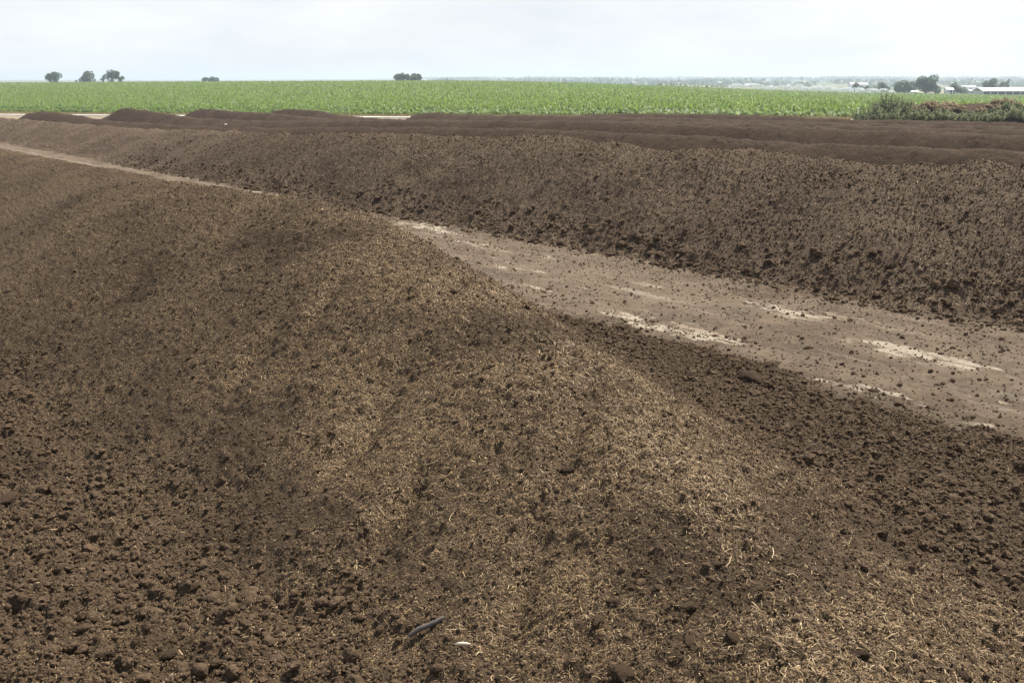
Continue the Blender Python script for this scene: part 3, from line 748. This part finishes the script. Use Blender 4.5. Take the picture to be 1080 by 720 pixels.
tree(901, 86.0, 99, 9, YR+60, 'small dark tree standing at left end of the low tree row', lobes=8)
tree(912, 88.0, 99, 11, YR+60, 'low pale tree in the row behind the sprinklers', mat=M_pale, lobes=7, shape='wide')
tree(922, 88.5, 99, 9, YR+60, 'lowest tree in the row behind the sprinklers', lobes=7, shape='wide')
tree(931, 86.6, 99, 13, YR+60, 'round dark tree at right end of the low tree row', lobes=10)
tree(954, 86.5, 99.5, 20, YR+20, 'wide dark tree just left of the tallest tree', lobes=13)
tree(963, 86, 99.5, 12, YR+24, 'medium dark tree touching the tallest tree', lobes=9)
tree(976, 79.8, 99.8, 23, YR, 'tallest dark spreading tree on the right horizon', lobes=18)
tree(989, 89.5, 99.8, 12, YR, 'low bushy tree right of the tallest tree', lobes=8)
tree(1004, 87.2, 99.5, 12, YR+30, 'greyish loose tree beside the small white house', mat=M_pale, lobes=8)
tree(1014, 91, 99.5, 16, YR+30, 'low wide tree right of the small white house', lobes=9, shape='wide')
tree(1044, 82, 98.5, 18, YR+90, 'dark rounded tree behind the long white shed', lobes=14)
tree(1058, 85.8, 98.5, 13, YR+90, 'olive tree behind the long white shed', mat=M_pale, lobes=9)
tree(1062, 82.3, 98.5, 6, YR+95, 'narrow pointed conifer behind the long white shed', lobes=8, shape='cone', name='conifer')
tree(1072, 91, 98.5, 14, YR+95, 'low greenery at the right frame edge behind the long white shed', lobes=8, shape='wide')

# far-off woods and hedges that read as one mass
pts, tn = [], []
for k in range(340):
    Y = rng.uniform(1500, 4800)**1.0; t = rng.uniform(-.08, .6); X = t*Y; z = float(gz(X, Y)); L = rng.uniform(10, 60); m = int(14+L*1.4)
    q = np.stack([X+rng.uniform(-L, L, m), Y+rng.normal(0, 5, m), z+rng.uniform(0, rng.uniform(3, 9), m)], -1)
    pts.append(q); tn.append(np.full(m, rng.uniform(.1, .6)))
o = leafcloud('distant_woods', np.concatenate(pts), 3.6, M_tree, None, np.concatenate(tn))
tag(o, 'bluish lines of far woods and hedges on the horizon', 'woods', kind='stuff')

# ------------------------------------------------------------------ farm buildings
def box(name, c, s, mat, parent=None, rz=0):
    x, y, z = s[0]/2, s[1]/2, s[2]/2
    V = np.array([(a*x, b*y, d*z) for a in (-1, 1) for b in (-1, 1) for d in (-1, 1)])
    Fq = np.array([(0, 1, 3, 2), (4, 6, 7, 5), (0, 4, 5, 1), (2, 3, 7, 6), (0, 2, 6, 4), (1, 5, 7, 3)])
    return mesh(name, V+np.array(c), [Fq], mat, False, None, parent)
def gable(name, L, W, z0, rise, mat, parent, over=.4, th=.15):
    l, w = L/2+over, W/2+over
    pts = []
    for sx in (-l, l):
        pts += [(sx, -w, z0), (sx, 0, z0+rise), (sx, w, z0), (sx, w, z0+th), (sx, 0, z0+rise+th), (sx, -w, z0+th)]
    Fq = [np.array([(0, 1, 7, 6), (1, 2, 8, 7), (2, 3, 9, 8), (3, 4, 10, 9), (4, 5, 11, 10), (5, 0, 6, 11), (0, 5, 4, 1), (1, 4, 3, 2), (6, 7, 10, 11), (7, 8, 9, 10)])]
    return mesh(name, np.array(pts), Fq, mat, False, None, parent)
def shed(x, y, Y, L, W, Hh, rise, label, name='livestock_shed', cat='shed', bays=0, roofm=None, rz=0, wallm=None):
    b = at(x, y, Y); root = empty(name, tuple(b), label, cat); root.rotation_euler.z = rz
    box('wall', (0, 0, Hh/2-1.2), (L, W, Hh+2.4), wallm or M_wall, root)
    gable('roof', L, W, Hh+.02, rise, roofm or M_white, root)
    if bays:
        for k in range(bays): box('opening', (-L/2+(k+.5)*L/bays, -W/2-.02, Hh*.48), (L/bays*.82, .12, Hh*.75), M_dk, root)
    return root
shed(1066, 100.3, 525, 34, 12, 1.9, 1.6, 'long low shed with white roof at the right frame edge', bays=9, wallm=M_wall)
shed(1029, 98.6, 560, 9, 7, 1.0, .9, 'short grey roofed shed left of the long white one', roofm=M_roofd, bays=2)
r_ = shed(1000, 98.8, 535, 3.2, 4, 1.9, .9, 'small white house between two trees on the right horizon', name='farm_house', cat='house', wallm=M_white)
box('door', (.6, -2.03, .9), (.8, .1, 1.8), M_dk, r_); box('window', (-.7, -2.03, 1.2), (.7, .1, .7), M_dk, r_)
shed(963.5, 99.6, 505, 2.6, 3, 1.0, .5, 'tiny white hut at the foot of the tallest tree', name='hut', cat='hut', wallm=M_white, bays=1)
for x, y, Y, L, lab in ((666, 86.8, 1900, 16, 'white far farmhouse beside dark trees on the plain'), (658, 86.4, 1930, 9, 'smaller far outbuilding left of the white farmhouse'), (790, 88.6, 1500, 14, 'white far shed on the plain above the sprinklers'),
                      (600, 84.8, 2500, 22, 'far white barn on the hazy plain at centre'), (905, 89.5, 1400, 24, 'long pale far barn behind the low tree row'), (1021, 91, 1300, 18, 'pale far barn on the plain above the grey shed')):
    Lg = L; b = at(x, y, Y); b[2] = float(gz(b[0], b[1]))
    root = empty('far_barn', tuple(b), lab, 'barn'); h = L*.22
    box('wall', (0, 0, h/2), (L, L*.5, h), M_white, root); gable('roof', L, L*.5, h+.05, L*.12, M_roofd, root, .5, .2); box('door', (L*.1, -L*.25-.05, h*.4), (L*.16, .1, h*.75), M_dk, root)
for x, Y, lab in ((672, 1100, 'thin far utility pole right of the white farmhouse'), (845, 900, 'thin far utility pole above the sprinklers'), (716, 1150, 'thin far utility pole above the strip of dark crop'), (557, 1000, 'thin far utility pole above the left field edge')):
    b = at(x, 90, Y); z = float(gz(b[0], b[1]))
    root = empty('utility_pole', (b[0], b[1], z), lab, 'utility pole')
    Hp = (EYE+(3.2 if x > 800 else 4.0)*Y/F*1.0)-z; Hp = min(max(Hp, 8), 14)
    tube('post', [(0, 0, -.5), (0, 0, Hp)], [.16, .12], M_bark, root, 8); box('crossarm', (0, 0, Hp-.8), (2.4, .14, .14), M_bark, root)

# darker strip of a taller crop behind the corn
xa = np.linspace(685, 775, 120); ya = np.linspace(452, 560, 40)
PXs, PY = np.meshgrid(xa, ya); XT = (PXs-540)/1070*PY*.985; zt = gz(XT, PY)
top = 1.9*sstep(0, 3, PY-452)*sstep(685, 700, PXs)+.5*perlin(XT/1.6, PY/1.6, 77)
V = np.stack([XT.ravel(), PY.ravel(), (zt+top).ravel()], -1)
tag(mesh('tall_crop', V, [grid_faces(120, 40)], M_tree, False, {'tone': (.55+.4*perlin(XT/2, PY/2, 78)).ravel()}), 'strip of dark tall crop beyond the far edge of the corn', 'crop', kind='stuff')

# ------------------------------------------------------------------ sprinklers throwing water
mw, ntw, bw = newmat('water_spray'); bw.inputs['Base Color'].default_value = (.9, .93, .95, 1); bw.inputs['Roughness'].default_value = .4
bw.inputs['Transmission Weight'].default_value = .0
def sprinkler(x, Y, Rm, Hm, nd, drop, wind, label, group):
    b = at(x, 98, Y); z = float(gz(b[0], b[1]))
    root = empty('sprinkler', (b[0], b[1], z), label, 'sprinkler', group)
    tube('riser', [(0, 0, -.3), (0, 0, 1.6)], [.05, .04], M_steel, root, 8); tube('nozzle', [(-.12, 0, 1.55), (0, 0, 1.68), (.3, 0, 1.85)], [.05, .06, .03], M_steel, root, 8)
    a = np.where(rng.random(nd) < .5, rng.normal(0, .45, nd), math.pi+rng.normal(0, .45, nd)); s = rng.random(nd)**.9; el = rng.normal(1, .16, nd)
    h = 1.7+4*Hm*s*(1-s)*el-1.2*s; rr = Rm*s*rng.normal(1, .09, nd)
    P = np.stack([rr*np.cos(a)+wind*s*s+rng.normal(0, .25, nd)*(.3+s), rr*np.sin(a)+rng.normal(0, .3, nd), np.maximum(h+rng.normal(0, .25, nd)*(.3+s), .6)], -1)
    sz = drop*rng.uniform(.6, 1.9, nd)
    sv, sf = ICO[0]; W = sv[None]*sz[:, None, None]*np.array([1, 1, 1.5])+P[:, None]
    wsp = mesh('water_spray', W.reshape(-1, 3), [(sf[None]+np.arange(nd)[:, None, None]*12).reshape(-1, 3)], mw, True, None, root); wsp['kind'] = 'stuff'
sprinkler(785, 436, 9.5, 1.6, 1200, .075, 2, 'leftmost sprinkler throwing a long low arc of water', 'irrigation sprinklers at the far end of the corn')
for x, H_ in ((817, 1.5), (836, 2.0), (853, 1.3), (868, 1.8), (884, 1.2), (898, 1.5), (912, 1.2), (926, 1.3)):
    sprinkler(x, 436, 5.5, H_, 520, .075, 2.0, 'sprinkler throwing a white fan of water at the far end of the corn', 'irrigation sprinklers at the far end of the corn')
# the long supply pipe the sprinklers stand on
ps = [at(x, 99, 436.6) for x in np.linspace(772, 935, 14)]; ps = [(p[0], p[1], float(gz(p[0], p[1]))+.55) for p in ps]
tag(tube('supply_pipe', ps, [.07]*14, M_steel, None, 8), 'thin irrigation pipe under the row of sprinklers', 'pipe')

# ------------------------------------------------------------------ weedy bank at right
YB = 76.0
def bank_h(X, Y):
    d = (Y-YB-1.5)/3.2; e = sstep(26.5, 31, X)*sstep(64, 56, X)
    return e*(1.25+.35*fbm(X/2.2, Y/2.2, 3, 141))*profile(np.abs(d))+.12*lumps(X, Y, .5, 143, .2, .6, .6)/.3*.5*e*(np.abs(d) < 1.0)-.1*sstep(1., 1.2, np.abs(d))-.1*(1-e)
xa = np.arange(21, 66, .12); ya = np.arange(YB-3.2, YB+6.2, .12); XB, YBm = np.meshgrid(xa, ya)
tag(mesh('soil_bank', np.stack([XB.ravel(), YBm.ravel(), (gz(XB, YBm)+bank_h(XB, YBm)).ravel()], -1), [grid_faces(len(xa), len(ya))], M_far, True), 'old heap of black soil overgrown with weeds at right', 'soil heap')
def weed(x, ytop, wpx, dY, label, group, mat, plume=26, stiff=1.0):
    Y = YB+dY; c = at(x, 120, Y); z0 = float(gz(c[0], Y)+max(bank_h(np.array([c[0]]), np.array([Y]))[0], 0)); ztop = at(x, ytop, Y)[2]
    H = max(ztop-z0, .35); W = 1.2*wpx*Y/F
    root = empty('weed_bush', (c[0], Y, z0-.05), label, 'weed', group)
    pts, tn = [], []; SV, SQ = [], []
    for k in range(plume):
        a = rng.uniform(0, 6.28); r = math.sqrt(rng.random())*W*.48; h = H*(1-.45*(r/(W*.5))**2)*rng.uniform(.62, 1.12)
        tipx, tipy = r*math.cos(a), r*math.sin(a); m = 46
        s = rng.uniform(.12, 1, m); sp = .16*(1.1-s)*W*.8+.03
        q = np.stack([tipx*s**.6+rng.normal(0, 1, m)*sp*.42, tipy*s**.6+rng.normal(0, 1, m)*sp*.42, h*s+rng.normal(0, .03, m)], -1)
        pts.append(q); tn.append(rng.uniform(.2, .8)+rng.normal(0, .15, m))
        w = .012; i = len(SV); SV += [(-w, 0, -.05), (w, 0, -.05), (tipx+w*.4, tipy, h*.9), (tipx-w*.4, tipy, h*.9)]; SQ.append((i, i+1, i+2, i+3))
        SV += [(0, -w, -.05), (0, w, -.05), (tipx, tipy+w*.4, h*.9), (tipx, tipy-w*.4, h*.9)]; SQ.append((i+4, i+5, i+6, i+7))
    mesh('stem', np.array(SV), [np.array(SQ)], M_bark, False, None, root)
    leafcloud('foliage', np.concatenate(pts), .05, mat, root, np.concatenate(tn))
G1 = 'green weeds along the front of the soil heap'; G2 = 'dry brown weeds on the soil heap'
weed(936, 97.0, 26, .8, 'tallest dark green weed bush at the left end of the soil heap', None, M_weedd, 70)
weed(918, 105.0, 22, -.6, 'green weed bush leaning left below the tallest one', None, M_weedd, 34)
weed(951, 100.5, 22, 1.0, 'dark green weed bush right of the tallest one', None, M_weedd, 36)
weed(906, 115, 14, -1, 'lowest weed bush at the left tip of the soil heap', None, M_weedd, 22)
weed(958, 107.0, 14, 1.6, 'rusty brown weed tuft behind the dark green bushes', None, M_dryw, 22)
weed(1001, 107.5, 22, 1.8, 'broad rusty brown weed in the middle of the soil heap', None, M_dryw, 34)
weed(979, 109, 22, 1.4, 'tan dry weed left of the broad rusty one', None, M_dryw, 28)
weed(1057, 102.0, 22, 1.8, 'tall brownish weed clump toward the right frame edge', None, M_dryw, 34)
weed(1046, 110, 16, .6, 'olive brown weed left of the tall brownish clump', None, M_dryw, 24)
weed(1063, 105.5, 18, .2, 'green weed growing through the tall brownish clump', None, M_weed, 28)
for x, y, w, d in ((930, 113, 16, -1.6), (945, 113.5, 16, -1.7), (962, 112.5, 16, -1.5), (975, 113, 15, -1.6), (988, 114, 16, -1.5), (1002, 116, 15, -1.7), (1014, 117.5, 15, -1.6), (1028, 117.5, 15, -1.7), (1042, 118, 15, -1.7), (1054, 115, 16, -1.6), (1068, 111.5, 17, -1.2), (1080, 112, 17, -1.4), (1092, 112, 17, -1.3)):
    weed(x, y, w, d, 'pale green bushy weed in the row along the heap front', G1, M_weed, 30)
for x, y, w, d in ((986, 110, 16, .4), (994, 111.5, 14, -.2), (1008, 110.5, 16, .3), (970, 110, 14, .6), (962, 110.5, 14, 0), (1015, 113.5, 13, .0), (1036, 113.5, 13, .2), (1050, 108, 15, 1.4), (1068, 106.5, 16, 1.6), (1076, 108, 14, 1.0)):
    weed(x, y, w, d, 'low reddish brown weed on the flank of the soil heap', G2, M_dryw, 24)
for x, y, w, d in ((942, 104, 22, -.2), (926, 102, 20, .4), (955, 109, 18, -.6), (970, 111.5, 16, -.7), (1034, 115.5, 14, -.8), (1050, 112.5, 16, -.6), (1074, 110, 16, 0), (1022, 116, 14, -.9), (996, 114, 14, -.9)):
    weed(x, y, w, d, 'green weed growing halfway up the front of the soil heap', 'green weeds halfway up the soil heap', M_weedd, 28)

# ------------------------------------------------------------------ air
vm = bpy.data.materials.new('haze'); vm.use_nodes = True; nt = vm.node_tree
for nd in list(nt.nodes):
    if nd.type != 'OUTPUT_MATERIAL': nt.nodes.remove(nd)
pv = nt.nodes.new('ShaderNodeVolumePrincipled'); pv.inputs['Color'].default_value = (.66, .76, .91, 1); pv.inputs['Density'].default_value = 3.2e-4; pv.inputs['Anisotropy'].default_value = .25
nt.links.new(pv.outputs[0], nt.nodes['Material Output'].inputs['Volume'])
zlo, zhi = float(GZ.min())-1.0, max(38.0, float(GZ.max())+3)
hz = box('haze', (0, 0, (zlo+zhi)/2), (15400, 15400, zhi-zlo), vm)
tag(hz, 'pale summer haze over the fields toward the horizon', 'haze', kind='stuff')

# ------------------------------------------------------------------ light, sky, camera
SUN_EL, SUN_AZ = R(57), R(42)
sd = bpy.data.lights.new('sun', 'SUN'); sd.energy = 5.0; sd.angle = R(.6); sd.color = (1, .935, .83)
so = link(bpy.data.objects.new('sun', sd))
dirv = Vector((math.sin(SUN_AZ)*math.cos(SUN_EL), math.cos(SUN_AZ)*math.cos(SUN_EL), math.sin(SUN_EL)))
so.rotation_euler = dirv.to_track_quat('Z', 'Y').to_euler()
w = bpy.data.worlds.new('World'); bpy.context.scene.world = w; w.use_nodes = True; nt = w.node_tree; n = N(nt)
bg = nt.nodes['Background']
sky = n.new('ShaderNodeTexSky', sky_type='NISHITA'); sky.sun_disc = False; sky.sun_elevation = SUN_EL; sky.sun_rotation = SUN_AZ; sky.dust_density = 2.0; sky.air_density = 1.0
tc = n.new('ShaderNodeTexCoord').outputs['Generated']
mp = n.new('ShaderNodeMapping'); mp.inputs['Scale'].default_value = (1.0, 1.0, 3.6); n.l(tc, mp.inputs['Vector'])
cl = n.noise(mp.outputs[0], 2.6, 7, .58)
cover = n.ramp(cl, [(.30, .78), (.68, .98)])
sxyz = n.new('ShaderNodeSeparateXYZ'); n.l(tc, sxyz.inputs[0])
cover = n.math('MULTIPLY', cover, n.ramp(sxyz.outputs[2], [(.22, 1.0), (.6, .3)]))
cloudc = n.ramp(n.noise(mp.outputs[0], 4.2, 6, .6), [(.34, (7.5, 7.8, 8.45)), (.62, (8.9, 9.0, 9.25))])
n.l(n.mix(cover, sky.outputs[0], cloudc), bg.inputs['Color']); bg.inputs['Strength'].default_value = .068
cd = bpy.data.cameras.new('camera'); cam = link(bpy.data.objects.new('camera', cd)); cd.sensor_width = 36; cd.lens = 35.0; cd.clip_start = .05; cd.clip_end = 30000
cam.location = (0, 0, EYE); cam.rotation_euler = (R(90)-PITCH, 0, 0)
sc = bpy.context.scene; sc.camera = cam
sc.view_settings.view_transform = 'Standard'; sc.view_settings.look = 'None'; sc.view_settings.gamma = 1; sc.view_settings.exposure = .80; sc.view_settings.use_curve_mapping = False
sc.cycles.max_bounces = 6; sc.cycles.diffuse_bounces = 3; sc.cycles.volume_bounces = 2; sc.cycles.transparent_max_bounces = 8
sc.cycles.use_denoising = True
